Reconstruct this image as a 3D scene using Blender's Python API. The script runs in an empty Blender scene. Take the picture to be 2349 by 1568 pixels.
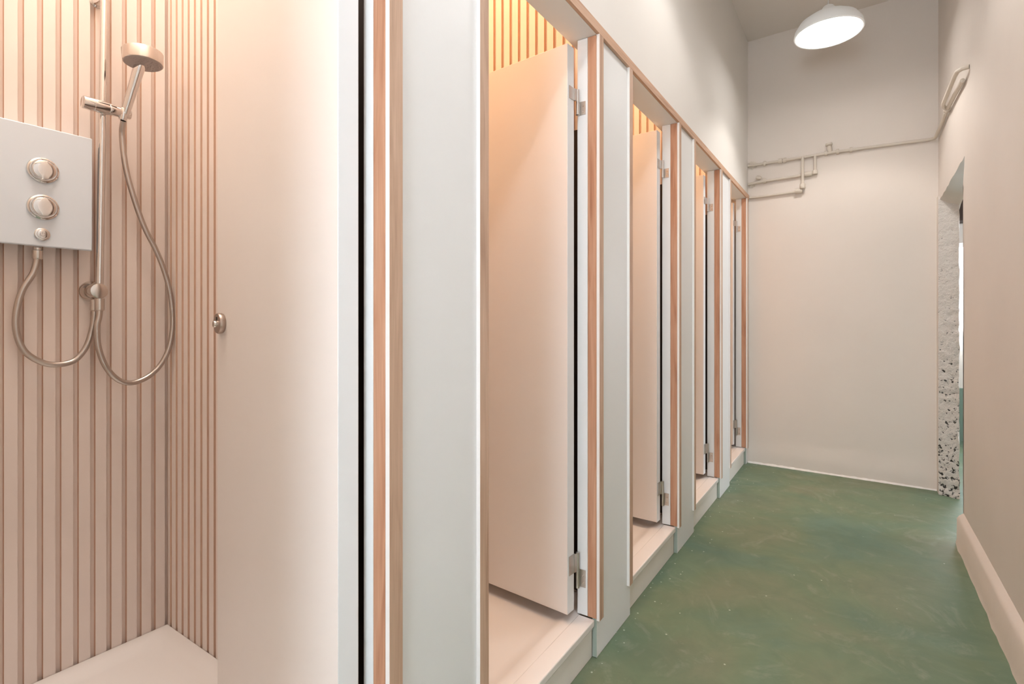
import bpy, bmesh, math, random
from mathutils import Vector, Matrix, noise
random.seed(7)
PI = math.pi
sc = bpy.context.scene
C = sc.collection

# ------------------------------------------------------------------ camera
CAM_H = 1.15
cam_d = bpy.data.cameras.new('camera')
cam_d.sensor_width = 36.0
cam_d.lens = 1188.7 / 2349 * 36.0
cam_d.shift_y = -50.5 / 2349
cam_d.clip_start = 0.02
cam = bpy.data.objects.new('camera', cam_d)
C.objects.link(cam)
cam.location = (0, 0, CAM_H)
cam.rotation_euler = (PI / 2, 0, 0.5877)
sc.camera = cam

# ------------------------------------------------------------------ view, world, lights
sc.view_settings.view_transform = 'Standard'
sc.view_settings.look = 'None'
sc.view_settings.gamma = 1.0
sc.view_settings.use_curve_mapping = False
sc.view_settings.exposure = 0.16

w = bpy.data.worlds.new('daylight')
sc.world = w
w.use_nodes = True
bg = w.node_tree.nodes['Background']
bg.inputs[0].default_value = (0.80, 0.90, 1.0, 1)
bg.inputs[1].default_value = 1.6


def light(kind, name, loc, energy, col, rot=(0, 0, 0), **kw):
    d = bpy.data.lights.new(name, kind)
    d.energy = energy
    d.color = col
    for k, v in kw.items():
        setattr(d, k, v)
    o = bpy.data.objects.new(name, d)
    C.objects.link(o)
    o.location = loc
    o.rotation_euler = rot
    return o


D = 0.7375                # front plane of the cubicle row (x = -D)
J0, PER = 0.6774, 0.9472  # far jamb of the first opening, pitch of the cubicles
OPEN = 0.6329             # clear opening
YB = 4.553                # end wall
HC = 3.40                 # corridor ceiling
WARM = (1.0, 0.66, 0.385)
NEUT = (1.0, 0.93, 0.86)
COOL = (0.80, 0.90, 1.0)
LAMPS = [(-0.147, 3.70, 2.90), (-0.147, 2.2, 3.08), (-0.147, 0.55, 3.08)]
for i, (x, y, z) in enumerate(LAMPS):
    light('SPOT', 'pendant_light', (x, y, z - 0.02), [28, 21, 35][i], [(1.0, 0.95, 0.90), (1.0, 0.96, 0.92), (0.95, 0.97, 1.0)][i],
          spot_size=math.radians([120, 130, 136][i]), spot_blend=0.34, shadow_soft_size=0.09)
for k in range(5):
    j = J0 + PER * k
    light('AREA', 'cubicle_ceiling_light', (-1.40, j - 0.34, 3.34), 17.5 if k else 20.5, WARM if k else (1.0, 0.93, 0.84), shape='DISK', size=0.5 if k else 0.7)
light('AREA', 'rear_window_daylight', (-0.15, -1.72, 1.55), 42, (0.87, 0.94, 1.0), (PI / 2, 0, PI), shape='RECTANGLE', size=0.8, size_y=1.3)
light('AREA', 'side_room_daylight', (3.40, 4.4, 1.7), 55, (0.84, 0.92, 1.0), (0, PI / 2, 0), shape='RECTANGLE', size=1.4, size_y=1.6)
light('AREA', 'side_room_window_light', (1.3, 6.40, 1.4), 30, (0.85, 0.93, 1.0), (PI / 2, 0, 0), shape='RECTANGLE', size=1.2, size_y=0.8)


# ------------------------------------------------------------------ materials
def mat(name, col, rough=0.5, metal=0.0, var=0.0, vscale=3.0, bump=0.0, bscale=60.0, col2=None, spec=0.5, emit=None, estr=0):
    m = bpy.data.materials.new(name)
    m.use_nodes = True
    nt = m.node_tree
    b = nt.nodes['Principled BSDF']
    b.inputs['Roughness'].default_value = rough
    b.inputs['Metallic'].default_value = metal
    b.inputs['Specular IOR Level'].default_value = spec
    b.inputs['Base Color'].default_value = (*col, 1)
    tc = nt.nodes.new('ShaderNodeTexCoord')
    if var or col2:
        n = nt.nodes.new('ShaderNodeTexNoise')
        n.inputs['Scale'].default_value = vscale
        n.inputs['Detail'].default_value = 5
        nt.links.new(tc.outputs['Object'], n.inputs['Vector'])
        r = nt.nodes.new('ShaderNodeValToRGB')
        r.color_ramp.elements[0].position = 0.35
        r.color_ramp.elements[1].position = 0.65
        c2 = col2 or tuple(max(0, c * (1 - var)) for c in col)
        r.color_ramp.elements[0].color = (*c2, 1)
        r.color_ramp.elements[1].color = (*col, 1)
        nt.links.new(n.outputs['Fac'], r.inputs[0])
        nt.links.new(r.outputs[0], b.inputs['Base Color'])
    if bump:
        n2 = nt.nodes.new('ShaderNodeTexNoise')
        n2.inputs['Scale'].default_value = bscale
        n2.inputs['Detail'].default_value = 6
        nt.links.new(tc.outputs['Object'], n2.inputs['Vector'])
        bp = nt.nodes.new('ShaderNodeBump')
        bp.inputs['Strength'].default_value = bump
        bp.inputs['Distance'].default_value = 0.01
        nt.links.new(n2.outputs['Fac'], bp.inputs['Height'])
        nt.links.new(bp.outputs['Normal'], b.inputs['Normal'])
    if emit:
        b.inputs['Emission Color'].default_value = (*emit, 1)
        b.inputs['Emission Strength'].default_value = estr
    return m


def wood(name, c1, c2, dark, vec=(14, 14, 1.1), rough=0.55):
    m = bpy.data.materials.new(name)
    m.use_nodes = True
    nt = m.node_tree
    N, L = nt.nodes, nt.links
    b = N['Principled BSDF']
    b.inputs['Roughness'].default_value = rough
    tc = N.new('ShaderNodeTexCoord')
    mp = N.new('ShaderNodeMapping')
    mp.inputs['Scale'].default_value = vec
    oi = N.new('ShaderNodeObjectInfo')
    add = N.new('ShaderNodeVectorMath')
    add.operation = 'MULTIPLY_ADD'
    add.inputs[1].default_value = (1, 1, 1)
    cmb = N.new('ShaderNodeMath')
    cmb.operation = 'MULTIPLY'
    cmb.inputs[1].default_value = 40
    L.new(oi.outputs['Random'], cmb.inputs[0])
    L.new(tc.outputs['Object'], add.inputs[0])
    L.new(cmb.outputs[0], add.inputs[2])
    L.new(add.outputs[0], mp.inputs['Vector'])
    n = N.new('ShaderNodeTexNoise')
    n.inputs['Scale'].default_value = 2.2
    n.inputs['Detail'].default_value = 7
    n.inputs['Distortion'].default_value = 1.1
    L.new(mp.outputs[0], n.inputs['Vector'])
    r = N.new('ShaderNodeValToRGB')
    e = r.color_ramp.elements
    e[0].position = 0.22
    e[0].color = (*dark, 1)
    e[1].position = 0.75
    e[1].color = (*c1, 1)
    q = r.color_ramp.elements.new(0.45)
    q.color = (*c2, 1)
    L.new(n.outputs['Fac'], r.inputs[0])
    # fine grain
    mp2 = N.new('ShaderNodeMapping')
    mp2.inputs['Scale'].default_value = tuple(v * 9 if v > 5 else v * 2.5 for v in vec)
    L.new(add.outputs[0], mp2.inputs['Vector'])
    n2 = N.new('ShaderNodeTexNoise')
    n2.inputs['Scale'].default_value = 3
    n2.inputs['Detail'].default_value = 4
    L.new(mp2.outputs[0], n2.inputs['Vector'])
    mx = N.new('ShaderNodeMix')
    mx.data_type = 'RGBA'
    mx.blend_type = 'MULTIPLY'
    mx.inputs['Factor'].default_value = 0.28
    L.new(r.outputs[0], mx.inputs['A'])
    r2 = N.new('ShaderNodeValToRGB')
    r2.color_ramp.elements[0].position = 0.3
    r2.color_ramp.elements[0].color = (0.55, 0.48, 0.42, 1)
    r2.color_ramp.elements[1].position = 0.62
    r2.color_ramp.elements[1].color = (1, 1, 1, 1)
    L.new(n2.outputs['Fac'], r2.inputs[0])
    L.new(r2.outputs[0], mx.inputs['B'])
    L.new(mx.outputs['Result'], b.inputs['Base Color'])
    return m


def floor_mat():
    m = bpy.data.materials.new('green_painted_concrete')
    m.use_nodes = True
    nt = m.node_tree
    N, L = nt.nodes, nt.links
    b = N['Principled BSDF']
    b.inputs['Roughness'].default_value = 0.5
    b.inputs['Specular IOR Level'].default_value = 0.35
    tc = N.new('ShaderNodeTexCoord')

    def noi(scale, det, dist=0.0, rough=0.5):
        n = N.new('ShaderNodeTexNoise')
        n.inputs['Scale'].default_value = scale
        n.inputs['Detail'].default_value = det
        n.inputs['Distortion'].default_value = dist
        n.inputs['Roughness'].default_value = rough
        L.new(tc.outputs['Object'], n.inputs['Vector'])
        return n

    def ramp(src, stops):
        r = N.new('ShaderNodeValToRGB')
        e = r.color_ramp.elements
        e[0].position, e[0].color = stops[0][0], (*stops[0][1], 1)
        e[1].position, e[1].color = stops[-1][0], (*stops[-1][1], 1)
        for p, c in stops[1:-1]:
            q = e.new(p)
            q.color = (*c, 1)
        L.new(src, r.inputs[0])
        return r

    def mix(a, bb, fac, mode='MIX'):
        x = N.new('ShaderNodeMix')
        x.data_type = 'RGBA'
        x.blend_type = mode
        if isinstance(fac, float):
            x.inputs['Factor'].default_value = fac
        else:
            L.new(fac, x.inputs['Factor'])
        L.new(a, x.inputs['A'])
        L.new(bb, x.inputs['B'])
        return x.outputs['Result']
    big = ramp(noi(1.7, 5, 0.6).outputs['Fac'], [(0.30, (0.130, 0.210, 0.155)), (0.5, (0.160, 0.215, 0.132)), (0.70, (0.205, 0.220, 0.140))])
    mid = ramp(noi(6, 8, 1.2, 0.65).outputs['Fac'], [(0.3, (0.80, 0.84, 0.83)), (0.7, (1.12, 1.10, 1.10))])
    c = mix(big.outputs[0], mid.outputs[0], 0.75, 'MULTIPLY')
    # pale trowel marks
    sc2 = ramp(noi(3.1, 10, 2.6, 0.7).outputs['Fac'], [(0.55, (0, 0, 0)), (0.72, (1, 1, 1))])
    pale = N.new('ShaderNodeRGB')
    pale.outputs[0].default_value = (0.34, 0.365, 0.285, 1)
    f = N.new('ShaderNodeMath')
    f.operation = 'MULTIPLY'
    f.inputs[1].default_value = 0.45
    L.new(sc2.outputs[0], f.inputs[0])
    c = mix(c, pale.outputs[0], f.outputs[0])
    # fine paint droplets, denser beside the cubicles
    v = N.new('ShaderNodeTexVoronoi')
    v.inputs['Scale'].default_value = 38
    L.new(tc.outputs['Object'], v.inputs['Vector'])
    lt = N.new('ShaderNodeMath')
    lt.operation = 'LESS_THAN'
    lt.inputs[1].default_value = 0.14
    L.new(v.outputs['Distance'], lt.inputs[0])
    sx = N.new('ShaderNodeSeparateXYZ')
    L.new(tc.outputs['Object'], sx.inputs[0])
    mr = N.new('ShaderNodeMapRange')
    mr.inputs['From Min'].default_value = -0.78
    mr.inputs['From Max'].default_value = -0.52
    mr.inputs['To Min'].default_value = 0.45
    mr.inputs['To Max'].default_value = 0.988
    L.new(sx.outputs['X'], mr.inputs['Value'])
    gt = N.new('ShaderNodeMath')
    gt.operation = 'GREATER_THAN'
    s3 = N.new('ShaderNodeSeparateColor')
    L.new(v.outputs['Color'], s3.inputs[0])
    L.new(s3.outputs[0], gt.inputs[0])
    L.new(mr.outputs[0], gt.inputs[1])
    pr = N.new('ShaderNodeMath')
    pr.operation = 'MULTIPLY'
    L.new(lt.outputs[0], pr.inputs[0])
    L.new(gt.outputs[0], pr.inputs[1])
    pr2 = N.new('ShaderNodeMath')
    pr2.operation = 'MULTIPLY'
    pr2.inputs[1].default_value = 0.75
    L.new(pr.outputs[0], pr2.inputs[0])
    drop = N.new('ShaderNodeRGB')
    drop.outputs[0].default_value = (0.62, 0.66, 0.55, 1)
    c = mix(c, drop.outputs[0], pr2.outputs[0])
    L.new(c, b.inputs['Base Color'])
    bp = N.new('ShaderNodeBump')
    bp.inputs['Strength'].default_value = 0.25
    bp.inputs['Distance'].default_value = 0.01
    L.new(noi(9, 8, 0.8).outputs['Fac'], bp.inputs['Height'])
    L.new(bp.outputs[0], b.inputs['Normal'])
    return m


def rubble_mat():
    m = bpy.data.materials.new('pitted_whitewashed_brick')
    m.use_nodes = True
    nt = m.node_tree
    N, L = nt.nodes, nt.links
    b = N['Principled BSDF']
    b.inputs['Roughness'].default_value = 0.85
    tc = N.new('ShaderNodeTexCoord')
    n = N.new('ShaderNodeTexNoise')
    n.inputs['Scale'].default_value = 46
    n.inputs['Detail'].default_value = 6
    n.inputs['Roughness'].default_value = 0.65
    L.new(tc.outputs['Object'], n.inputs['Vector'])
    # more pits towards the floor, where the plaster has gone
    sx = N.new('ShaderNodeSeparateXYZ')
    L.new(tc.outputs['Object'], sx.inputs[0])
    mr = N.new('ShaderNodeMapRange')
    mr.inputs['From Min'].default_value = 0.0
    mr.inputs['From Max'].default_value = 1.9
    mr.inputs['To Min'].default_value = 0.0
    mr.inputs['To Max'].default_value = 0.15
    L.new(sx.outputs['Z'], mr.inputs['Value'])
    ad = N.new('ShaderNodeMath')
    L.new(n.outputs['Fac'], ad.inputs[0])
    L.new(mr.outputs[0], ad.inputs[1])
    r = N.new('ShaderNodeValToRGB')
    e = r.color_ramp.elements
    e[0].position, e[0].color = 0.425, (0.05, 0.045, 0.04, 1)
    e[1].position, e[1].color = 0.475, (0.85, 0.79, 0.74, 1)
    L.new(ad.outputs[0], r.inputs[0])
    L.new(r.outputs[0], b.inputs['Base Color'])
    bp = N.new('ShaderNodeBump')
    bp.inputs['Strength'].default_value = 0.9
    bp.inputs['Distance'].default_value = 0.02
    L.new(ad.outputs[0], bp.inputs['Height'])
    L.new(bp.outputs[0], b.inputs['Normal'])
    return m


def hose_mat():
    m = mat('ribbed_steel_hose', (0.55, 0.50, 0.46), 0.32, 1.0)
    return m


M = dict(
    wall=mat('cream_painted_plaster', (0.83, 0.745, 0.675), 0.75, var=0.03, vscale=2.0, bump=0.10, bscale=14),
    wallr=mat('cream_pink_painted_plaster', (0.79, 0.715, 0.655), 0.75, var=0.04, vscale=2.0, bump=0.12, bscale=12),
    bulk=mat('white_painted_plaster', (0.84, 0.81, 0.77), 0.7, var=0.02, vscale=2.0, bump=0.06, bscale=14),
    ceil=mat('ceiling_plaster', (0.80, 0.73, 0.67), 0.8, bump=0.05, bscale=20),
    skirt=mat('cream_gloss_skirting', (0.78, 0.68, 0.60), 0.55, bump=0.15, bscale=16),
    panel=mat('white_painted_board', (0.87, 0.875, 0.875), 0.45, var=0.015, vscale=1.5, bump=0.03, bscale=30),
    edge=mat('white_painted_edge', (0.87, 0.83, 0.80), 0.5, bump=0.05, bscale=50),
    greenedge=mat('green_grey_edge', (0.36, 0.42, 0.37), 0.5),
    door=mat('pale_pink_white_door_paint', (0.87, 0.805, 0.76), 0.45, var=0.02, vscale=1.2, bump=0.02, bscale=60),
    dooredge=mat('white_door_edge', (0.85, 0.86, 0.87), 0.5),
    slat=mat('pale_blush_batten_paint', (0.89, 0.765, 0.695), 0.5, var=0.05, vscale=3.0, bump=0.05, bscale=40),
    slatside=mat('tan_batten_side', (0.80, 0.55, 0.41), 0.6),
    slatback=mat('batten_backing_board', (0.87, 0.73, 0.64), 0.6),
    cubwall=mat('cubicle_board', (0.82, 0.74, 0.67), 0.6),
    dark=mat('painted_shade_brown', (0.035, 0.018, 0.012), 0.8),  # near-black brown that stands in for shade
    tray=mat('white_acrylic_tray', (0.88, 0.83, 0.80), 0.22, spec=0.5),
    riser=mat('cream_riser_paint', (0.86, 0.82, 0.765), 0.55, var=0.04, vscale=4, bump=0.06, bscale=30),
    chrome=mat('chrome', (0.72, 0.71, 0.70), 0.06, 1.0),
    chrome2=mat('satin_chrome', (0.66, 0.62, 0.58), 0.22, 1.0),
    steel=mat('brushed_steel', (0.62, 0.60, 0.58), 0.32, 1.0),
    bronze=mat('dull_bronze_metal', (0.46, 0.38, 0.33), 0.34, 1.0),
    unit=mat('pale_grey_satin_plastic', (0.74, 0.80, 0.87), 0.3),
    nozzle=mat('grey_rubber_nozzle', (0.42, 0.36, 0.34), 0.5),
    black=mat('black_hole', (0.01, 0.01, 0.01), 0.6),
    pipe=mat('cream_painted_pipe', (0.72, 0.64, 0.55), 0.5, bump=0.15, bscale=60),
    lampshade=mat('lit_opal_shade', (0.85, 0.85, 0.84), 0.3, emit=(1.0, 0.96, 0.9), estr=0.10),
    glow=mat('lit_diffuser', (1, 1, 1), 0.5, emit=(1.0, 0.98, 0.95), estr=11),
    cord=mat('white_cord', (0.7, 0.68, 0.65), 0.5),
    hose=hose_mat(),
    rubble=rubble_mat(),
    floor=floor_mat(),
    green=mat('green_dado_paint', (0.19, 0.27, 0.22), 0.6),
    sky=mat('bright_window_glass', (0.9, 0.95, 1.0), 0.2, emit=(0.92, 0.96, 1.0), estr=1.6),
    woodA=wood('raw_salmon_ply_edge', (0.66, 0.385, 0.255), (0.56, 0.285, 0.17), (0.38, 0.155, 0.08)),
    woodB=wood('raw_tan_ply_strip', (0.72, 0.51, 0.38), (0.60, 0.40, 0.285), (0.42, 0.25, 0.165)),
    woodH=wood('raw_tan_ply_rail', (0.74, 0.50, 0.36), (0.62, 0.385, 0.255), (0.44, 0.24, 0.145), vec=(14, 1.1, 14)),
)


# ------------------------------------------------------------------ mesh helpers
def box(bm, x0, x1, y0, y1, z0, z1, mi=0, faces=None):
    """axis box; faces: dict of '+x','-x',... -> material index"""
    v = [bm.verts.new(p) for p in ((x0, y0, z0), (x1, y0, z0), (x1, y1, z0), (x0, y1, z0),
                                   (x0, y0, z1), (x1, y0, z1), (x1, y1, z1), (x0, y1, z1))]
    idx = {'-z': (3, 2, 1, 0), '+z': (4, 5, 6, 7), '-y': (0, 1, 5, 4), '+x': (1, 2, 6, 5), '+y': (2, 3, 7, 6), '-x': (3, 0, 4, 7)}
    for k, q in idx.items():
        f = bm.faces.new([v[i] for i in q])
        f.material_index = (faces or {}).get(k, mi)
    return v


def ring(c, ax, r, n):
    ax = Vector(ax).normalized()
    t = Vector((0, 0, 1)) if abs(ax.z) < 0.9 else Vector((1, 0, 0))
    u = ax.cross(t).normalized()
    w_ = ax.cross(u)
    return [Vector(c) + (u * math.cos(2 * PI * i / n) + w_ * math.sin(2 * PI * i / n)) * r for i in range(n)]


def lathe(bm, c, ax, prof, n=40, mi=0, mis=None):
    """prof: (distance along axis, radius) list; closed with caps"""
    ax = Vector(ax).normalized()
    rows = []
    for d, r in prof:
        rows.append([bm.verts.new(p) for p in ring(Vector(c) + ax * d, ax, max(r, 1e-4), n)])
    for a in range(len(rows) - 1):
        for i in range(n):
            f = bm.faces.new((rows[a][i], rows[a][(i + 1) % n], rows[a + 1][(i + 1) % n], rows[a + 1][i]))
            f.smooth = True
            f.material_index = mis[a] if mis else mi
    f = bm.faces.new(list(reversed(rows[0])))
    f.material_index = mis[0] if mis else mi
    f = bm.faces.new(rows[-1])
    f.material_index = mis[-1] if mis else mi


def smooth_path(pts, sub=8):
    P = [Vector(p) for p in pts]
    P = [P[0] * 2 - P[1]] + P + [P[-1] * 2 - P[-2]]
    out = []
    for i in range(1, len(P) - 2):
        for s in range(sub):
            t = s / sub
            a, b, c, d = P[i - 1], P[i], P[i + 1], P[i + 2]
            out.append(0.5 * ((2 * b) + (-a + c) * t + (2 * a - 5 * b + 4 * c - d) * t * t + (-a + 3 * b - 3 * c + d) * t ** 3))
    out.append(P[-2])
    return out


def tube(bm, pts, r, n=16, mi=0, rib=0.0):
    pts = [Vector(p) for p in pts]
    rows = []
    u = None
    for i, p in enumerate(pts):
        t = (pts[min(i + 1, len(pts) - 1)] - pts[max(i - 1, 0)]).normalized()
        if u is None:
            g = Vector((0, 0, 1)) if abs(t.z) < 0.9 else Vector((1, 0, 0))
            u = t.cross(g).normalized()
        else:
            u = (u - t * u.dot(t)).normalized()
        w_ = t.cross(u)
        rr = r * (1 + (rib if i % 2 else -rib))
        rows.append([bm.verts.new(p + (u * math.cos(2 * PI * k / n) + w_ * math.sin(2 * PI * k / n)) * rr) for k in range(n)])
    for a in range(len(rows) - 1):
        for k in range(n):
            f = bm.faces.new((rows[a][k], rows[a + 1][k], rows[a + 1][(k + 1) % n], rows[a][(k + 1) % n]))
            f.smooth = True
            f.material_index = mi
    bm.faces.new(rows[0])
    bm.faces.new(list(reversed(rows[-1])))


def obj(name, bm, mats, parent=None, bevel=0.0, seg=2, loc=None, label=None):
    bmesh.ops.recalc_face_normals(bm, faces=bm.faces)
    me = bpy.data.meshes.new(name)
    bm.to_mesh(me)
    bm.free()
    for m in (mats if isinstance(mats, (list, tuple)) else [mats]):
        me.materials.append(m)
    me.set_sharp_from_angle(angle=math.radians(38))
    o = bpy.data.objects.new(name, me)
    C.objects.link(o)
    if parent is not None:
        o.parent = parent
        if parent.type == 'EMPTY' or parent.parent:
            q = parent
            off = Vector((0, 0, 0))
            while q:
                off += Vector(q.location)
                q = q.parent
            me.transform(Matrix.Translation(-off))
    if bevel:
        b = o.modifiers.new('bevel', 'BEVEL')
        b.width = bevel
        b.segments = seg
        b.limit_method = 'ANGLE'
        b.angle_limit = math.radians(40)
        for p in me.polygons:
            p.use_smooth = p.use_smooth
    if label:
        o['label'] = label
    return o


def thing(name, label, cat, loc=(0, 0, 0), group=None):
    o = bpy.data.objects.new(name, None)
    C.objects.link(o)
    o.location = loc
    o.empty_display_size = 0.05
    o['label'] = label
    o['category'] = cat
    if group:
        o['group'] = group
    return o


def tag(o, label, cat, group=None):
    o['label'] = label
    o['category'] = cat
    if group:
        o['group'] = group
    return o


def struct(name, bm, mats, **kw):
    o = obj(name, bm, mats, **kw)
    o['kind'] = 'structure'
    return o


def B(*a, **k):
    bm = bmesh.new()
    box(bm, *a, **k)
    return bm


# ------------------------------------------------------------------ room shell
struct('floor', B(-2.10, 3.6, -1.95, 6.7, -0.1, 0.0), M['floor'])
struct('ceiling', B(-0.85, 0.60, -1.95, 4.70, HC, HC + 0.1), M['ceil'])
# wall above the row of cubicles
struct('wall_left', B(-0.8375, -D, -1.9, YB + 0.02, 2.1545, HC), M['bulk'])
# wall of the corridor before the first cubicle
struct('wall_left_lower', B(-0.8375, -D, -1.9, -0.2715, 0.0, 2.119), M['panel'])

# end wall, very slightly out of square
bm = bmesh.new()
a0, a1 = (-0.86, YB + 0.005), (0.56, 4.501)
vs = []
NX, NZ = 40, 60
x_floor = lambda x, z: 0.004 * noise.noise(Vector((x * 3, z * 2, 0.3)))
grid = []
for i in range(NX + 1):
    row = []
    for j in range(NZ + 1):
        t = i / NX
        x = a0[0] + (a1[0] - a0[0]) * t
        y = a0[1] + (a1[1] - a0[1]) * t
        z = HC * j / NZ
        low = max(0.0, 1 - z / 0.16)
        row.append(bm.verts.new((x, y + x_floor(x, z) - 0.012 * (low > 0.05), z)))
    grid.append(row)
for i in range(NX):
    for j in range(NZ):
        bm.faces.new((grid[i][j], grid[i + 1][j], grid[i + 1][j + 1], grid[i][j + 1])).smooth = True
back = [[bm.verts.new((v.co.x, v.co.y + 0.12, v.co.z)) for v in (row[0], row[-1])] for row in (grid[0], grid[-1])]
bm.faces.new((back[0][0], back[0][1], back[1][1], back[1][0]))
bm.faces.new([r[0] for r in grid] + [back[1][0], back[0][0]])
bm.faces.new([r[-1] for r in grid] + [back[1][1], back[0][1]])
bm.faces.new(grid[0] + [back[0][1], back[0][0]])
bm.faces.new(grid[-1] + [back[1][1], back[1][0]])
struct('wall_back', bm, M['wall'])

# right wall with a knocked-through opening
XR = 0.455
OY0, OY1 = 3.50, 4.43


def slab(bm, edge_pts, x0, x1, fm=0):
    """prism in x from a closed outline of (y, z)"""
    f0 = [bm.verts.new((x0, y, z)) for y, z in edge_pts]
    f1 = [bm.verts.new((x1, y, z)) for y, z in edge_pts]
    n = len(edge_pts)
    bm.faces.new(f0)
    bm.faces.new(list(reversed(f1)))
    for i in range(n):
        bm.faces.new((f0[i], f1[i], f1[(i + 1) % n], f0[(i + 1) % n]))


random.seed(3)
jag = []
zz = 0.0
while zz < 1.90:
    jag.append((3.515 + random.uniform(-0.014, 0.010), zz))
    zz += random.uniform(0.02, 0.09)
jag[0] = (3.515, 0.0)
bm = bmesh.new()
slab(bm, [(-1.9, 0.0)] + jag + [(3.487, 1.93), (3.470, 1.985), (-1.9, 1.985)], XR, XR + 0.10)
bmesh.ops.triangulate(bm, faces=[f for f in bm.faces if len(f.verts) > 4])
struct('wall_right', bm, M['wallr'])
# ragged bead of paint at the foot of the end wall
bm = bmesh.new()
pts = []
for i in range(160):
    x = -D + 0.004 + (0.447 + D - 0.006) * i / 159
    pts.append((x, a0[1] + (a1[1] - a0[1]) * (x - a0[0]) / (a1[0] - a0[0]) - 0.0155 + 0.004 * noise.noise(Vector((x * 30, 0, 0))), 0.004 + 0.004 * noise.noise(Vector((x * 22, 4, 0)))))
rows = []
for q in pts:
    w2 = 0.006 + 0.005 * abs(noise.noise(Vector((q[0] * 40, 7, 1))))
    rows.append([bm.verts.new(p) for p in ((q[0], q[1] + 0.012, 0.0005), (q[0], q[1] - w2, 0.0005), (q[0], q[1] - w2 * 0.7, 0.004), (q[0], q[1] + 0.012, 0.016 + q[2]))])
for a, b_ in zip(rows[:-1], rows[1:]):
    for k in range(4):
        bm.faces.new((a[k], b_[k], b_[(k + 1) % 4], a[(k + 1) % 4]))
bm.faces.new(rows[0])
bm.faces.new(list(reversed(rows[-1])))
struct('baseboard_back', bm, M['edge'])
# part over the opening; the broken soffit slopes down towards the far jamb
top = [(3.470, 1.985)]
n = 14
for i in range(1, n):
    t = i / n
    top.append((3.47 + 0.975 * t, 1.985 - 0.04 * t + random.uniform(-0.005, 0.005)))
top.append((4.445, 1.945))
bm = bmesh.new()
f0 = [bm.verts.new((XR, y, z)) for y, z in top]
f1 = [bm.verts.new((XR + 0.10, y, z - 0.005 - 0.075 * max(0, (y - 4.1) / 0.35) ** 1.5)) for y, z in top]
u0 = [bm.verts.new((XR, -1.9, 1.985)), bm.verts.new((XR, -1.9, HC)), bm.verts.new((XR, 4.56, HC)), bm.verts.new((XR, 4.56, 1.945))]
u1 = [bm.verts.new((XR + 0.10, v.co.y, v.co.z)) for v in u0]
u1[0].co.z = 1.98
bm.faces.new(u0 + list(reversed(f0)))
bm.faces.new(u1 + list(reversed(f1)))
for i in range(len(f0) - 1):
    bm.faces.new((f0[i], f0[i + 1], f1[i + 1], f1[i]))
for i in range(3):
    bm.faces.new((u0[i], u0[i + 1], u1[i + 1], u1[i]))
bmesh.ops.triangulate(bm, faces=[f for f in bm.faces if len(f.verts) > 4])
struct('wall_right_upper', bm, M['wallr'])
# stub wall at the far side of the opening, its broken face whitewashed
bm = bmesh.new()
NZ2, NX2 = 150, 14
rows = []
for j in range(NZ2 + 1):
    z = 1.975 * j / NZ2
    r = []
    for i in range(NX2 + 1):
        t = i / NX2
        x = 0.447 + 0.100 * t
        y = 4.425 - 0.045 * t + 0.02 * max(0, 1 - z / 0.25) * (-1)
        d = noise.fractal(Vector((x * 26, 1.7, z * 26)), 1.0, 2.0, 4)
        amp = 0.012 if z < 1.3 else 0.006
        y += amp * d * min(1, t * 5 + 0.15)
        if i == NX2:
            x += 0.008 * noise.noise(Vector((z * 14, 0, 5)))
        r.append(bm.verts.new((x, y, z)))
    rows.append(r)
for j in range(NZ2):
    for i in range(NX2):
        f = bm.faces.new((rows[j][i], rows[j][i + 1], rows[j + 1][i + 1], rows[j + 1][i]))
        f.material_index = 1
        f.smooth = True
bk = [bm.verts.new(p) for p in ((0.447, 4.60, 0), (0.547, 4.60, 0), (0.547, 4.60, 1.975), (0.447, 4.60, 1.975))]
bm.faces.new(bk)
bm.faces.new([r[0] for r in rows] + [bk[3], bk[0]])
bm.faces.new([r[-1] for r in rows] + [bk[2], bk[1]])
bm.faces.new(rows[0] + [bk[1], bk[0]])
bm.faces.new(rows[-1] + [bk[2], bk[3]])
struct('wall_right_stub', bm, [M['wallr'], M['rubble']])

# skirting along the right wall: chamfered top, ragged foot
bm = bmesh.new()
ys = [-1.88 + (3.50 + 1.88) * i / 90 for i in range(91)]
rows = []
for y in ys:
    j1 = 0.004 * noise.noise(Vector((y * 9, 0, 0)))
    j2 = 0.003 * noise.noise(Vector((y * 6, 3, 0)))
    rows.append([bm.verts.new(p) for p in ((XR - 0.0005, y, 0.0), (0.420 + j1 * 1.6, y, 0.0), (0.427 + j2, y, 0.022), (0.428 + j2, y, 0.128), (0.436 + j2, y, 0.142), (XR - 0.0005, y, 0.158 + j2))])
for a, b_ in zip(rows[:-1], rows[1:]):
    for k in range(5):
        bm.faces.new((a[k], b_[k], b_[k + 1], a[k + 1]))
    bm.faces.new((a[5], b_[5], b_[0], a[0]))
bm.faces.new(rows[0])
bm.faces.new(list(reversed(rows[-1])))
struct('baseboard_right', bm, M['skirt'])

# rear end of the corridor with its window
bm = bmesh.new()
for a in ((-D, XR, 0, 0.85), (-D, XR, 2.25, HC)):
    box(bm, a[0], a[1], -1.90, -1.80, a[2], a[3])
box(bm, -D, -0.58, -1.90, -1.80, 0.85, 2.25)
box(bm, 0.28, XR, -1.90, -1.80, 0.85, 2.25)
struct('wall_rear', bm, M['wall'])
wf = bmesh.new()
for q in ((-0.58, -0.53, 0.85, 2.25), (0.23, 0.28, 0.85, 2.25), (-0.53, 0.23, 0.85, 0.90), (-0.53, 0.23, 2.20, 2.25), (-0.53, 0.23, 1.53, 1.57)):
    box(wf, q[0], q[1], -1.88, -1.83, q[2], q[3])
wo = struct('window_1', wf, M['edge'])
obj('window_pane', B(-0.53, 0.23, -1.862, -1.856, 0.90, 2.20), M['sky'], wo)

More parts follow.
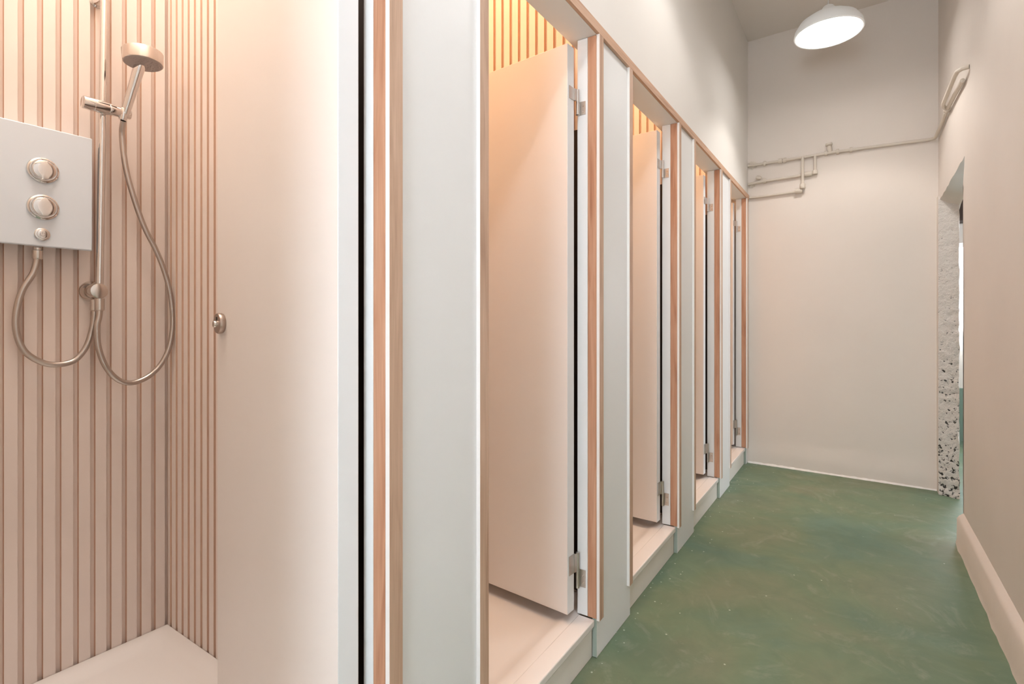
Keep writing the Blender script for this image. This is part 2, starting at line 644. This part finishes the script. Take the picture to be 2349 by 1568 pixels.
# side room seen through the opening
struct('wall_side_room_end', B(0.56, 3.6, 6.5, 6.6, 0.0, 2.9), M['wallr'])
bm = bmesh.new()
box(bm, 3.5, 3.6, 1.0, 6.5, 0.0, 2.9)
struct('wall_side_room_right', bm, M['wallr'])
struct('wall_side_room_near', B(0.56, 3.5, 0.9, 1.0, 0.0, 2.9), M['wallr'])
struct('ceiling_side_room', B(0.56, 3.6, 0.9, 6.6, 2.9, 3.0), M['ceil'])
struct('wall_side_room_left', B(0.45, 0.555, 4.602, 6.5, 0.0, 2.9), M['wallr'])
struct('trim_1', B(0.56, 3.49, 6.30, 6.499, 2.07, 2.45), M['dark'])  # dark box painted in for the shade high on the end wall
wf = bmesh.new()
for q in ((0.60, 0.64, 1.04, 1.88), (1.90, 1.94, 1.04, 1.88), (0.64, 1.90, 1.04, 1.08), (0.64, 1.90, 1.84, 1.88)):
    box(wf, q[0], q[1], 6.44, 6.498, q[2], q[3])
wo = struct('window_2', wf, M['edge'])
obj('window_pane', B(0.64, 1.90, 6.47, 6.48, 1.08, 1.84), M['sky'], wo)
struct('trim_2', B(0.56, 3.49, 6.45, 6.499, 0.0, 0.50), M['green'])

# ------------------------------------------------------------------ cubicle shell
XB = -1.9325      # front face of the battens on the rear wall
PITCH = 0.0407
WFACE = 0.0275
GD = 0.0125
CH = 3.38
struct('wall_cubicle_back', B(XB - GD - 0.12, XB - GD - 0.022, -0.25, 4.55, 0, CH), M['cubwall'])
struct('ceiling_cubicle', B(XB - GD - 0.12, -0.8385, -0.25, 4.55, CH, CH + 0.06), M['cubwall'])
ORD = ['first', 'second', 'third', 'fourth', 'fifth']
for k in range(-1, 5):
    jy = J0 + PER * k
    y0, y1 = jy + 0.1515, jy + 0.2114
    if k == 4:
        y0, y1 = jy + 0.1474, jy + 0.1474 + 0.02
        y0, y1 = 4.62, 4.64
        continue
    struct('wall_partition', B(XB - GD - 0.02, -0.8165, y0, y1, 0.0, CH), M['cubwall'])
# short return for the last cubicle (it ends on the building wall)
struct('wall_partition', B(XB - GD - 0.02, -0.8605, 4.535, 4.60, 0.0, CH), M['cubwall'])


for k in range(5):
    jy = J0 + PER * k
    struct('trim_%d' % (k + 3), B(-1.06 if k < 1 else -0.93, -0.8170 if k < 4 else -0.8625, jy + 0.1214 if k < 4 else 4.505, jy + 0.1308 if k < 4 else 4.5135, 0.14, 1.86 if k else 2.12), M['dark'])  # added boards, their dark colour stands in for shade in the hinge gaps


def battens_back(y_lo, y_hi, yph, label):
    """cladding on the rear wall of one cubicle, one mesh: board + battens"""
    bm = bmesh.new()
    box(bm, XB - GD - 0.02, XB - GD, y_lo, y_hi, 0.10, CH - 0.004, mi=2)
    k0 = math.floor((y_lo - yph) / PITCH)
    y = yph + k0 * PITCH
    while y < y_hi:
        a, b_ = max(y, y_lo), min(y + WFACE, y_hi - 0.001)
        if b_ - a > 0.004:
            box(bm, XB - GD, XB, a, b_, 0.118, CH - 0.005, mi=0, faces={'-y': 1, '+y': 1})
        y += PITCH
    return tag(obj('batten_cladding', bm, [M['slat'], M['slatside'], M['slatback']]), label, 'wall cladding')


def battens_far(yf, label, x_hi=-0.817):
    """cladding on the far partition of one cubicle"""
    bm = bmesh.new()
    x_lo = XB + 0.0005
    box(bm, x_lo, x_hi, yf + GD, yf + GD + 0.0015, 0.10, CH - 0.004, mi=2)
    x = -1.2503 - PITCH * 18
    while x < x_hi:
        a, b_ = max(x, x_lo + 0.003), min(x + WFACE, x_hi)
        if b_ - a > 0.004:
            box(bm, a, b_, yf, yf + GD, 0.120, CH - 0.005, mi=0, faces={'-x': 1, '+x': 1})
        x += PITCH
    return tag(obj('batten_cladding', bm, [M['slat'], M['slatside'], M['slatback']]), label, 'wall cladding')


battens_back(-0.055, 0.8236, 0.4072, 'blush vertical batten cladding behind the shower unit and riser rail')
battens_far(J0 + 0.1314, 'blush batten cladding on the side wall between shower hose and nearest open door')
for k in range(1, 5):
    jy = J0 + PER * k
    battens_back(jy - PER + 0.2124, jy + 0.1460 if k < 4 else 4.532, jy - 0.27, 'batten cladding on the rear wall of the %s cubicle, behind its opened door' % ORD[k])
    battens_far(jy + 0.1314 if k < 4 else 4.514,
                ['', 'tall orange-lit batten cladding above the second door in the row',
                 'orange-lit batten cladding showing above the third door in the row',
                 'orange-lit batten cladding showing above the fourth door in the row',
                 'sliver of orange-lit batten cladding above the farthest door'][k],
                x_hi=-0.817 if k < 4 else -0.862)

# ------------------------------------------------------------------ fronts between the openings
Z0 = 0.128
ZT = 2.120
PLAB = ['white front panel before the first cubicle, left of the shower opening',
        'widest white front panel with wooden edges, between first and second openings',
        'white front panel between the second and third cubicle openings',
        'narrow white front panel between the third and fourth cubicle openings',
        'thin white front panel between the fourth and fifth cubicle openings',
        'last sliver of white front panel in the corner against the end wall']
for n_, k in enumerate(range(-1, 5)):
    jy = J0 + PER * k
    ye = jy + (PER - OPEN)
    last = (k == 4)
    if last:
        ye = YB - 0.016
    t = thing('front_panel', PLAB[n_], 'panel', (-D, jy, 0), 'white front panels with wooden edges')
    # painted board running down to the floor
    bm = bmesh.new()
    box(bm, -D - 0.016, -D, jy + 0.0205, ye - (0.0205 if not last else 0), 0.002, ZT - 0.001, mi=0)
    box(bm, -D - 0.016, -D, jy + 0.002, jy + 0.0205, 0.002, Z0 + 0.004, mi=0, faces={'-y': 1})
    if not last:
        box(bm, -D - 0.016, -D, ye - 0.0205, ye - 0.002, 0.002, Z0 + 0.004, mi=0)
    obj('board', bm, [M['panel'], M['greenedge']], t)
    # far jamb of the opening before this panel
    obj('wooden_lining', B(-0.7703, -D - 0.0005, jy, jy + 0.02, Z0 + 0.005, ZT - 0.001), M['woodA'], t, bevel=0.0012,
        label='raw salmon-coloured wooden jamb lining')
    obj('white_lining', B([-0.8038, -0.7975, -0.8095, -0.8118, -0.8147, -0.8124][n_], -0.7708, jy, jy + 0.02, Z0 + 0.005, ZT - 0.001), M['panel'], t, bevel=0.0012)
    fc = {'+x': 1, '-z': 0}
    obj('edge_strip', B(-D + 0.0002, -D + 0.011, jy + 0.0008, jy + 0.0345, Z0, ZT), [M['edge'], M['woodB']], t, label='raw tan wooden strip with white side') if False else None
    bm = B(-D + 0.0002, -D + 0.011, jy + 0.0008, jy + 0.0345, Z0, ZT - 0.0003, faces=fc)
    obj('edge_strip', bm, [M['edge'], M['woodB']], t, label='raw tan wooden strip with white painted side')
    if not last:
        bm = B(-D + 0.0002, -D + 0.011, ye - 0.0343, ye - 0.0006, Z0, ZT - 0.0003, faces=fc)
        obj('edge_strip', bm, [M['edge'], M['woodB']], t, label='raw tan wooden strip with white painted side')
        obj('near_lining', B(-0.8038, -D - 0.0005, ye - 0.02, ye, Z0 + 0.005, ZT - 0.001), M['panel'], t, bevel=0.0012)

# header over all openings
t = thing('door_header', 'long wooden rail and white soffit running above all cubicle openings', 'header', (-D, -0.27, ZT))
obj('wooden_rail', B(-D + 0.0002, -D + 0.0115, -0.27, YB - 0.014, ZT, ZT + 0.0335, mi=0), M['woodH'], t, bevel=0.0008, label='raw tan wooden front rail')
obj('soffit_board', B(-0.8375, -D - 0.0002, -0.27, YB - 0.014, ZT, ZT + 0.0335), M['panel'], t)

# ------------------------------------------------------------------ shower trays
TLAB = ['white shower tray floor of the first cubicle, under the shower unit',
        'white shower tray and step at the second cubicle, largest of the raised steps',
        'white shower tray and step at the third cubicle opening',
        'white shower tray and step at the fourth cubicle opening',
        'white shower tray and step at the farthest cubicle opening']
for k in range(5):
    jy = J0 + PER * k
    yn, yf = jy - OPEN - 0.10, jy + 0.1300
    if k == 4:
        yf = 4.513
    on, of = jy - OPEN + 0.001, jy - 0.001
    t = thing('shower_tray', TLAB[k], 'shower tray', (-1.3, jy - 0.3, 0), 'shower trays in the row of cubicles')
    # tray: rim, sloped inner wall and sunken floor
    bm = bmesh.new()
    x0, x1 = XB + 0.002, -0.8045
    prof = [(0.0, 0.1175), (0.0, 0.1275), (0.004, 0.1285), (0.030, 0.1280), (0.044, 0.1245), (0.060, 0.1165), (0.085, 0.1145)]
    loops = []
    for d, z in [(0.0, 0.02)] + prof:
        loops.append([(x0 + d, yn + d, z), (x1 - d, yn + d, z), (x1 - d, yf - d, z), (x0 + d, yf - d, z)])
    rr = []
    for lp in loops:
        # rounded corners on the inner loops
        pts = []
        d = lp[0][0] - x0
        rad = 0.001 + d * 0.9
        cx = [(lp[0][0] + rad, lp[0][1] + rad, PI), (lp[1][0] - rad, lp[1][1] + rad, 1.5 * PI), (lp[2][0] - rad, lp[2][1] - rad, 0), (lp[3][0] + rad, lp[3][1] - rad, 0.5 * PI)]
        for px, py, a0_ in cx:
            for s in range(7):
                a_ = a0_ + s * PI / 12
                pts.append((px + rad * math.cos(a_), py + rad * math.sin(a_), lp[0][2]))
        rr.append([bm.verts.new(p) for p in pts])
    m_ = len(rr[0])
    for a, b_ in zip(rr[:-1], rr[1:]):
        for i in range(m_):
            bm.faces.new((a[i], a[(i + 1) % m_], b_[(i + 1) % m_], b_[i])).smooth = True
    bm.faces.new(rr[-1])
    bm.faces.new(list(reversed(rr[0])))
    obj('tray_basin', bm, M['tray'], t)
    bm = B(-0.804, -0.7435, on, of, 0.1065, 0.131)
    obj('threshold', bm, M['tray'], t, bevel=0.004, seg=3)
    obj('riser_board', B(-0.7735, -0.7540, on + 0.0, of, 0.0015, 0.1062), M['riser'], t, label='cream painted riser board under the step')
    bm = bmesh.new()
    lathe(bm, (-1.75, jy - 0.30, 0.1147), (0, 0, 1), [(0, 0.042), (0.003, 0.042), (0.005, 0.036), (0.0055, 0.01)], 32)
    obj('drain_cover', bm, M['chrome'], t)

# ------------------------------------------------------------------ doors
def plate(bm, pts, nrm, th):
    nrm = Vector(nrm).normalized() * th
    a = [bm.verts.new(p) for p in pts]
    b_ = [bm.verts.new(Vector(p) + nrm) for p in pts]
    bm.faces.new(list(reversed(a)))
    bm.faces.new(b_)
    n2 = len(pts)
    for i in range(n2):
        bm.faces.new((a[i], a[(i + 1) % n2], b_[(i + 1) % n2], b_[i]))


DLAB = ['nearest cubicle door, opened inward, pale pink face with round bronze lock',
        'second cubicle door from the front, opened inward behind the widest gap, full height in view',
        'third cubicle door, opened inward, cream lit, two hinges in view',
        'fourth cubicle door, narrow strip in view with two steel hinges',
        'farthest cubicle door, thinnest strip near the end wall']
XE = [-0.790, -0.811, -0.817, -0.821, -0.821]
OFF = [0.0657, 0.0710, 0.0650, 0.0720, 0.0720]
LIN = [-0.7975, -0.8095, -0.8118, -0.8147, -0.8124]
AO = [8.0, 4.0, 3.0, 3.0, 3.0]
DT = 0.0430
for k in range(5):
    jy = J0 + PER * k
    xe = XE[k]
    yc = jy - OFF[k]       # corner of outer face and hinge edge
    t = thing('cubicle_door', DLAB[k], 'door', (xe, yc, 0), 'inward opened cubicle doors')
    t.rotation_euler = (0, 0, -math.radians(AO[k]))
    W_ = 0.597
    bm = bmesh.new()
    # local: hinge edge at x = 0, leaf runs to -x, outer face at y = 0
    box(bm, -W_, 0, 0, DT, 0.158, 2.081, mi=0, faces={'+x': 1, '-x': 1})

    def part(name, bm_, m_, par, **kw):
        bmesh.ops.recalc_face_normals(bm_, faces=bm_.faces)
        me = bpy.data.meshes.new(name)
        bm_.to_mesh(me)
        bm_.free()
        for q in (m_ if isinstance(m_, list) else [m_]):
            me.materials.append(q)
        me.set_sharp_from_angle(angle=math.radians(38))
        o = bpy.data.objects.new(name, me)
        C.objects.link(o)
        o.parent = par
        if kw.get('bevel'):
            bv = o.modifiers.new('bevel', 'BEVEL')
            bv.width = kw['bevel']
            bv.segments = 2
            bv.limit_method = 'ANGLE'
        if kw.get('label'):
            o['label'] = kw['label']
        return o
    part('door_leaf', bm, [M['door'], M['dooredge']], t, bevel=0.0015)
    c_, s_ = math.cos(math.radians(AO[k])), math.sin(math.radians(AO[k]))
    # jamb position in door-local coordinates
    def loc(x, y, z):
        dx, dy = x - xe, y - yc
        return (dx * c_ - dy * s_, dx * s_ + dy * c_, z)
    for zlo, zmid, zhi in ((1.8570, 1.8985, 1.9420), (0.2290, 0.2850, 0.3500)):
        bm = bmesh.new()
        # leaf plate on the hinge edge
        plate(bm, [(0.0003, 0.008, zmid + 0.001), (0.0003, DT + 0.001, zmid + 0.001), (0.0003, DT + 0.001, zhi), (0.0003, 0.008, zhi)], (1, 0, 0), 0.0025)
        # jamb plate on the lining
        xl = LIN[k] + 0.006
        p = [loc(xl, jy - 0.0003, zlo), loc(-0.7775, jy - 0.0003, zlo), loc(-0.7775, jy - 0.0003, zmid + 0.004), loc(xl, jy - 0.0003, zmid + 0.004)]
        nv = Vector(loc(-0.78, jy - 0.01, 0)) - Vector(loc(-0.78, jy, 0))
        plate(bm, p, nv, 0.0025)
        kx, ky, _ = loc(LIN[k] + 0.0075, jy - 0.0135, 0)
        # connector webs and knuckle
        plate(bm, [(0.0028, DT - 0.004, zmid + 0.002), (kx, ky, zmid + 0.002), (kx, ky, zhi - 0.001), (0.0028, DT - 0.004, zhi - 0.001)], (1, 0, 0), 0.0022)
        q = loc(xl + 0.002, jy - 0.003, 0)
        plate(bm, [(q[0], q[1], zlo), (kx, ky, zlo), (kx, ky, zmid), (q[0], q[1], zmid)], (1, 0, 0), 0.0022)
        lathe(bm, (kx, ky, zlo - 0.001), (0, 0, 1), [(0, 0.0062), (zmid - zlo, 0.0062), (zmid - zlo + 0.0005, 0.0052), (zmid - zlo + 0.0015, 0.0062), (zhi - zlo + 0.001, 0.0062)], 16)
        h = part('hinge', bm, M['steel'], t, label='steel hinge')
        bm = bmesh.new()
        for zz_ in (0.25, 0.72):
            zc_ = zlo + (zmid - zlo) * zz_
            q = loc(-0.786, jy - 0.0028, zc_)
            lathe(bm, q, nv, [(0, 0.0036), (0.0008, 0.003)], 12)
        part('screw', bm, M['chrome2'], h)
    # round privacy lock on the outer face, close to the free edge
    bm = bmesh.new()
    lx, lz = -W_ + 0.036, 1.1415
    lathe(bm, (lx, 0, lz), (0, -1, 0), [(0, 0.0245), (0.004, 0.0258), (0.011, 0.0262), (0.0135, 0.0245), (0.0138, 0.018)], 40)
    lk = part('lock_rose', bm, M['bronze'], t, label='round bronze lock rose')
    bm = bmesh.new()
    lathe(bm, (lx - 0.003, -0.0135, lz - 0.002), (0, -1, 0), [(0, 0.0088), (0.004, 0.0092), (0.007, 0.0080), (0.008, 0.004)], 28)
    part('turn_button', bm, M['chrome2'], lk)
    bm = bmesh.new()
    box(bm, lx - 0.0035, lx + 0.0035, -0.0146, -0.0130, lz + 0.008, lz + 0.016)
    part('indicator_slot', bm, M['black'], lk)

# ------------------------------------------------------------------ shower in the first cubicle
UX = -1.8675
t = thing('shower_unit', 'pale grey square electric shower unit with two chrome dials on the batten wall', 'shower unit', (XB, 0.472, 1.51))
obj('back_box', B(XB + 0.0005, UX - 0.012, 0.366, 0.576, 1.360, 1.672), M['unit'], t, bevel=0.004)
obj('front_cover', B(UX - 0.012, UX, 0.360, 0.5832, 1.3522, 1.6815), M['unit'], t, bevel=0.0035, seg=3)
for z in (1.5612, 1.4598):
    bm = bmesh.new()
    lathe(bm, (UX, 0.4715, z), (1, 0, 0), [(0, 0.0345), (0.002, 0.0352), (0.005, 0.0340), (0.0062, 0.0312), (0.0045, 0.0290), (0.0045, 0.0275)], 56)
    r_ = obj('dial_ring', bm, M['chrome'], t, label='chrome ring round a dial')
    bm = bmesh.new()
    lathe(bm, (UX + 0.0045, 0.4715, z), (1, 0, 0), [(0, 0.0272), (0.009, 0.0266), (0.0118, 0.0250), (0.0124, 0.0238), (0.0130, 0.014), (0.0132, 0.003)], 56)
    obj('dial', bm, M['chrome'], r_)
bm = bmesh.new()
lathe(bm, (UX, 0.4698, 1.3852), (1, 0, 0), [(0, 0.0172), (0.003, 0.0170), (0.0045, 0.0150), (0.0045, 0.0118), (0.006, 0.0110), (0.0062, 0.0105), (0.0062, 0.002)], 40)
pb = obj('power_button', bm, M['chrome'], t, label='small round chrome power button')
bm = bmesh.new()
pts = []
for i in range(17):
    a = math.radians(130 + 280 * i / 16)
    pts.append((UX + 0.0065, 0.4698 + 0.0052 * math.cos(a), 1.3852 + 0.0052 * math.sin(a)))
tube(bm, pts, 0.0006, 6)
tube(bm, [(UX + 0.0065, 0.4698, 1.3857), (UX + 0.0065, 0.4698, 1.3925)], 0.0006, 6)
obj('power_symbol', bm, M['nozzle'], pb, label='grey power symbol')
bm = bmesh.new()
lathe(bm, (-1.9, 0.4683, 1.3530), (0, 0, -1), [(0, 0.0100), (0.008, 0.0100), (0.010, 0.0118), (0.030, 0.0118), (0.034, 0.0098)], 24)
obj('outlet_nut', bm, M['chrome2'], t)

t = thing('riser_rail', 'chrome shower riser rail fixed upright on the batten wall', 'shower rail', (-1.88, 0.605, 1.25))
bm = bmesh.new()
tube(bm, [(-1.88, 0.6036, 1.236), (-1.88, 0.6195, 2.36)], 0.0098, 28)
obj('rail_tube', bm, M['chrome'], t)
bm = bmesh.new()
lathe(bm, (XB + 0.0005, 0.5990, 1.2360), (1, 0, 0), [(0, 0.0300), (0.004, 0.0308), (0.010, 0.0290), (0.018, 0.0225), (0.064, 0.0225), (0.067, 0.0215), (0.0695, 0.0150), (0.0705, 0.007), (0.0708, 0.001)], 44)
obj('wall_bracket', bm, M['chrome2'], t)
bm = bmesh.new()
lathe(bm, (XB + 0.0005, 0.6125, 2.118), (1, 0, 0), [(0, 0.017), (0.003, 0.0175), (0.008, 0.013), (0.044, 0.0125)], 32)
obj('wall_bracket', bm, M['chrome'], t)
bm = bmesh.new()
lathe(bm, (-1.885, 0.6055, 1.214), (0, 0, -1), [(0, 0.0125), (0.034, 0.0125), (0.036, 0.0105)], 28)
lathe(bm, (-1.902, 0.5985, 1.210), (0, 0, -1), [(0, 0.0115), (0.030, 0.0115), (0.032, 0.0098)], 24)
obj('hose_collar', bm, M['chrome2'], t)
# slider carrying the handset
bm = bmesh.new()
ax = Vector((0.02, 1, -0.01))
lathe(bm, (-1.862, 0.5575, 1.7800), ax, [(0, 0.0165), (0.001, 0.0182), (0.026, 0.0182), (0.0266, 0.0172), (0.0276, 0.0182), (0.062, 0.0180), (0.0625, 0.0172), (0.0635, 0.0175), (0.080, 0.0160), (0.116, 0.0138), (0.118, 0.0125)], 36)
lathe(bm, (-1.858, 0.6540, 1.7560), (0.14, 0.12, 1), [(0, 0.0090), (0.004, 0.0105), (0.034, 0.0128), (0.036, 0.0118)], 28)
obj('slider_bracket', bm, M['chrome'], t)

t = thing('shower_handset', 'chrome handheld shower head with round flat face, resting in the rail slider', 'shower head', (-1.855, 0.658, 1.76))
P0, P1 = Vector((-1.856, 0.6585, 1.772)), Vector((-1.803, 0.6810, 1.925))
dirn = (P1 - P0)
Ln = dirn.length
bm = bmesh.new()
lathe(bm, P0, dirn, [(0, 0.0105), (0.010, 0.0118), (0.05, 0.0124), (0.10, 0.0136), (Ln - 0.02, 0.0148), (Ln, 0.015), (Ln + 0.006, 0.013)], 32)
obj('handle', bm, M['chrome'], t)
hc = Vector((-1.785, 0.6815, 1.9190))
hn = Vector((-0.05, -0.03, 1))
bm = bmesh.new()
lathe(bm, hc, hn, [(0, 0.0500), (0.0012, 0.0512), (0.033, 0.0528), (0.0355, 0.0518), (0.0365, 0.0500), (0.0385, 0.030), (0.0390, 0.004)], 64)
hd = obj('head_body', bm, M['chrome2'], t)
bm = bmesh.new()
lathe(bm, hc + hn * 0.0002, -hn, [(0, 0.0492), (0.0018, 0.0480), (0.0022, 0.0465), (0.0022, 0.003)], 64)
for rr_, n3 in ((0.010, 6), (0.019, 12), (0.028, 18), (0.037, 24), (0.044, 30)):
    for i in range(n3):
        a = 2 * PI * i / n3
        lathe(bm, hc - hn * 0.0020 + Vector((rr_ * math.cos(a), rr_ * math.sin(a), 0)), -hn, [(0, 0.0014), (0.0014, 0.0009)], 6)
obj('spray_face', bm, M['nozzle'], hd, label='grey spray face with rings of nozzles')


def hose(yz, x, label, x0=None, x1=None):
    pts = []
    n4 = len(yz)
    for i, (y, z) in enumerate(yz):
        pts.append((x, y, z))
    if x0 is not None:
        pts[0] = (x0,) + pts[0][1:]
    if x1 is not None:
        pts[-1] = (x1,) + pts[-1][1:]
        pts[-2] = ((x + x1) / 2,) + pts[-2][1:]
    sp = smooth_path(pts, 12)
    # resample evenly so the ribs are regular
    L_ = [0]
    for a, b_ in zip(sp[:-1], sp[1:]):
        L_.append(L_[-1] + (b_ - a).length)
    step = 0.0022
    out = []
    j = 0
    s = 0
    while s < L_[-1]:
        while L_[j + 1] < s:
            j += 1
        f = (s - L_[j]) / max(1e-9, L_[j + 1] - L_[j])
        out.append(sp[j].lerp(sp[j + 1], f))
        s += step
    out.append(sp[-1])
    bm_ = bmesh.new()
    tube(bm_, out, 0.0079, 14, rib=0.012)
    return tag(obj('shower_hose', bm_, M['hose']), label, 'hose', 'flexible steel shower hoses')


hose([(0.4683, 1.322), (0.4600, 1.281), (0.4375, 1.2317), (0.4252, 1.1719), (0.4252, 1.1186), (0.4402, 1.067), (0.472, 1.035), (0.507, 1.0228),
      (0.5494, 1.0312), (0.5784, 1.0704), (0.5925, 1.1219), (0.5975, 1.156), (0.5985, 1.176)], -1.902,
     'short steel hose looping down from under the shower unit to the lower rail bracket')
hose([(0.6570, 1.756), (0.6617, 1.7191), (0.6705, 1.6268), (0.6914, 1.5365), (0.7212, 1.4455), (0.7581, 1.3664), (0.786, 1.2837), (0.8010, 1.1983),
      (0.8020, 1.1118), (0.7835, 1.0336), (0.7456, 0.9797), (0.6973, 0.9551), (0.6569, 0.9632), (0.6235, 1.0033), (0.603, 1.0635), (0.5985, 1.1286), (0.6035, 1.158), (0.6055, 1.178)],
     -1.8825, 'long steel hose hanging in a wide loop from the shower handset', x0=-1.8585, x1=-1.885)

# ------------------------------------------------------------------ pendant lamps
PL = ['round white glowing pendant lamp near the far end of the corridor',
      'white pendant lamp over the middle of the corridor, nearer than the lamp in view', 'white pendant lamp over the near end of the corridor']
for i, (x, y, z) in enumerate(LAMPS):
    if True:
        t = thing('pendant_lamp', PL[i], 'lamp', (x, y, z), 'round pendant lamps')
        bm = bmesh.new()
        lathe(bm, (x, y, z), (0, 0, 1), [(-0.004, 0.176), (-0.006, 0.182), (0.0, 0.186), (0.03, 0.180), (0.07, 0.155), (0.10, 0.11), (0.12, 0.055), (0.16, 0.028), (0.17, 0.012)], 64)
        bmesh.ops.delete(bm, geom=[f for f in bm.faces if all(abs(v.co.z - (z - 0.004)) < 1e-4 for v in f.verts)], context='FACES_ONLY')
        obj('lamp_shade', bm, M['lampshade'], t)
        bm = bmesh.new()
        lathe(bm, (x, y, z - 0.001), (0, 0, 1), [(-0.003, 0.177), (0.003, 0.177)], 64)
        obj('diffuser', bm, M['glow'], t, label='glowing round white diffuser')
        bm = bmesh.new()
        tube(bm, [(x, y, z + 0.168), (x, y, HC - 0.012)], 0.0035, 8)
        obj('cord', bm, M['cord'], t)
        bm = bmesh.new()
        lathe(bm, (x, y, HC - 0.0005), (0, 0, -1), [(0, 0.045), (0.014, 0.042), (0.020, 0.01)], 28)
        obj('ceiling_rose', bm, M['lampshade'], t)

# ------------------------------------------------------------------ pipework on the end wall and round the corner
def wy(x):
    return a0[1] + (a1[1] - a0[1]) * (x - a0[0]) / (a1[0] - a0[0])


t = thing('pipework', 'cream painted pipes running across the end wall and round onto the right wall', 'pipes', (0, 4.5, 2.38))
PR = 0.0105


def pp(x, z, off=0.014):
    return (x, wy(x) - off - 0.004, z)


def pipe(pts, r=PR, name='pipe'):
    bm_ = bmesh.new()
    tube(bm_, pts, r, 14)
    return obj(name, bm_, M['pipe'], t)


def coupling(c, axd, ln, r, name='coupling'):
    bm_ = bmesh.new()
    axd = Vector(axd).normalized()
    lathe(bm_, Vector(c) - axd * ln / 2, axd, [(0, r * 0.9), (0.003, r), (ln - 0.003, r), (ln, r * 0.9)], 14)
    return obj(name, bm_, M['pipe'], t)


cx_ = 0.437
pipe([pp(-0.735, 2.3915), pp(-0.45, 2.3885), pp(-0.16, 2.391), pp(0.10, 2.383), pp(0.41, 2.372), (0.432, 4.470, 2.371), (cx_ - 0.001, 4.44, 2.371),
      (0.440, 4.2, 2.376), (0.440, 3.96, 2.386), (0.440, 3.70, 2.372), (0.440, 3.42, 2.352)])
pipe([pp(-0.735, 2.2420), pp(-0.60, 2.2500), pp(-0.40, 2.2520), pp(-0.2645, 2.2600)])
pipe([pp(-0.2645, 2.2550), pp(-0.2645, 2.388)])
pipe([pp(-0.3450, 2.388, 0.034), pp(-0.3450, 2.145, 0.034)])
pipe([pp(-0.722, 2.1325, 0.012), pp(-0.54, 2.1320, 0.012), pp(-0.352, 2.1345, 0.014)], 0.009, 'pipe')
for xx, zz_, ln in ((-0.50, 2.390, 0.026), (-0.468, 2.3895, 0.022), (-0.610, 2.3900, 0.018), (-0.195, 2.391, 0.018), (-0.120, 2.3905, 0.018), (-0.038, 2.387, 0.018), (-0.612, 2.2500, 0.022), (-0.31, 2.2560, 0.05)):
    coupling(pp(xx, zz_), (1, 0.03, 0), ln, 0.0195)
coupling(pp(-0.345, 2.165, 0.034), (0, 0, 1), 0.035, 0.0200)
coupling(pp(-0.372, 2.136, 0.020), (1, 0.03, 0), 0.05, 0.0195, 'elbow')
coupling(pp(-0.2645, 2.262), (0, 0, 1), 0.03, 0.0180, 'elbow')
# stop valve above the pipe
bm = bmesh.new()
c_ = Vector(pp(-0.168, 2.395))
lathe(bm, c_, (-0.12, -0.05, 1), [(0, 0.014), (0.020, 0.017), (0.034, 0.016), (0.046, 0.013), (0.054, 0.024), (0.068, 0.021)], 12)
obj('stop_valve', bm, M['pipe'], t)
bm = bmesh.new()
c_ = Vector(pp(-0.660, 2.2720))
lathe(bm, c_, (0.2, -0.3, 0.4), [(0, 0.014), (0.014, 0.022), (0.028, 0.016)], 12)
obj('stop_valve', bm, M['pipe'], t)
# second line on the right wall, between the coupling and the elbow
coupling((0.440, 3.95, 2.387), (0, 1, 0), 0.035, 0.019)
pipe([(0.438, 3.95, 2.386), (0.420, 3.915, 2.392), (0.412, 3.87, 2.394), (0.412, 3.60, 2.390), (0.412, 3.43, 2.388), (0.415, 3.375, 2.386), (0.430, 3.345, 2.384), (XR - 0.0005, 3.335, 2.383)])

# ragged plaster left round the pipe entries in the left corner
random.seed(11)
for zc_, rad in ((2.393, 0.030), (2.236, 0.020)):
    bm = bmesh.new()
    bmesh.ops.create_icosphere(bm, subdivisions=4, radius=1.0)
    for v in bm.verts:
        d = 1 + 0.55 * noise.fractal(v.co * 2.3 + Vector((zc_, 0, 0)), 1.0, 2.0, 4)
        v.co = Vector((-0.705 + v.co.x * rad * d * 1.0, wy(-0.70) - 0.002 + v.co.y * 0.012 * d, zc_ + v.co.z * rad * 0.85 * d))
    obj('plaster_lump', bm, M['pipe'], t, label='crumbly plaster at the wall entry')
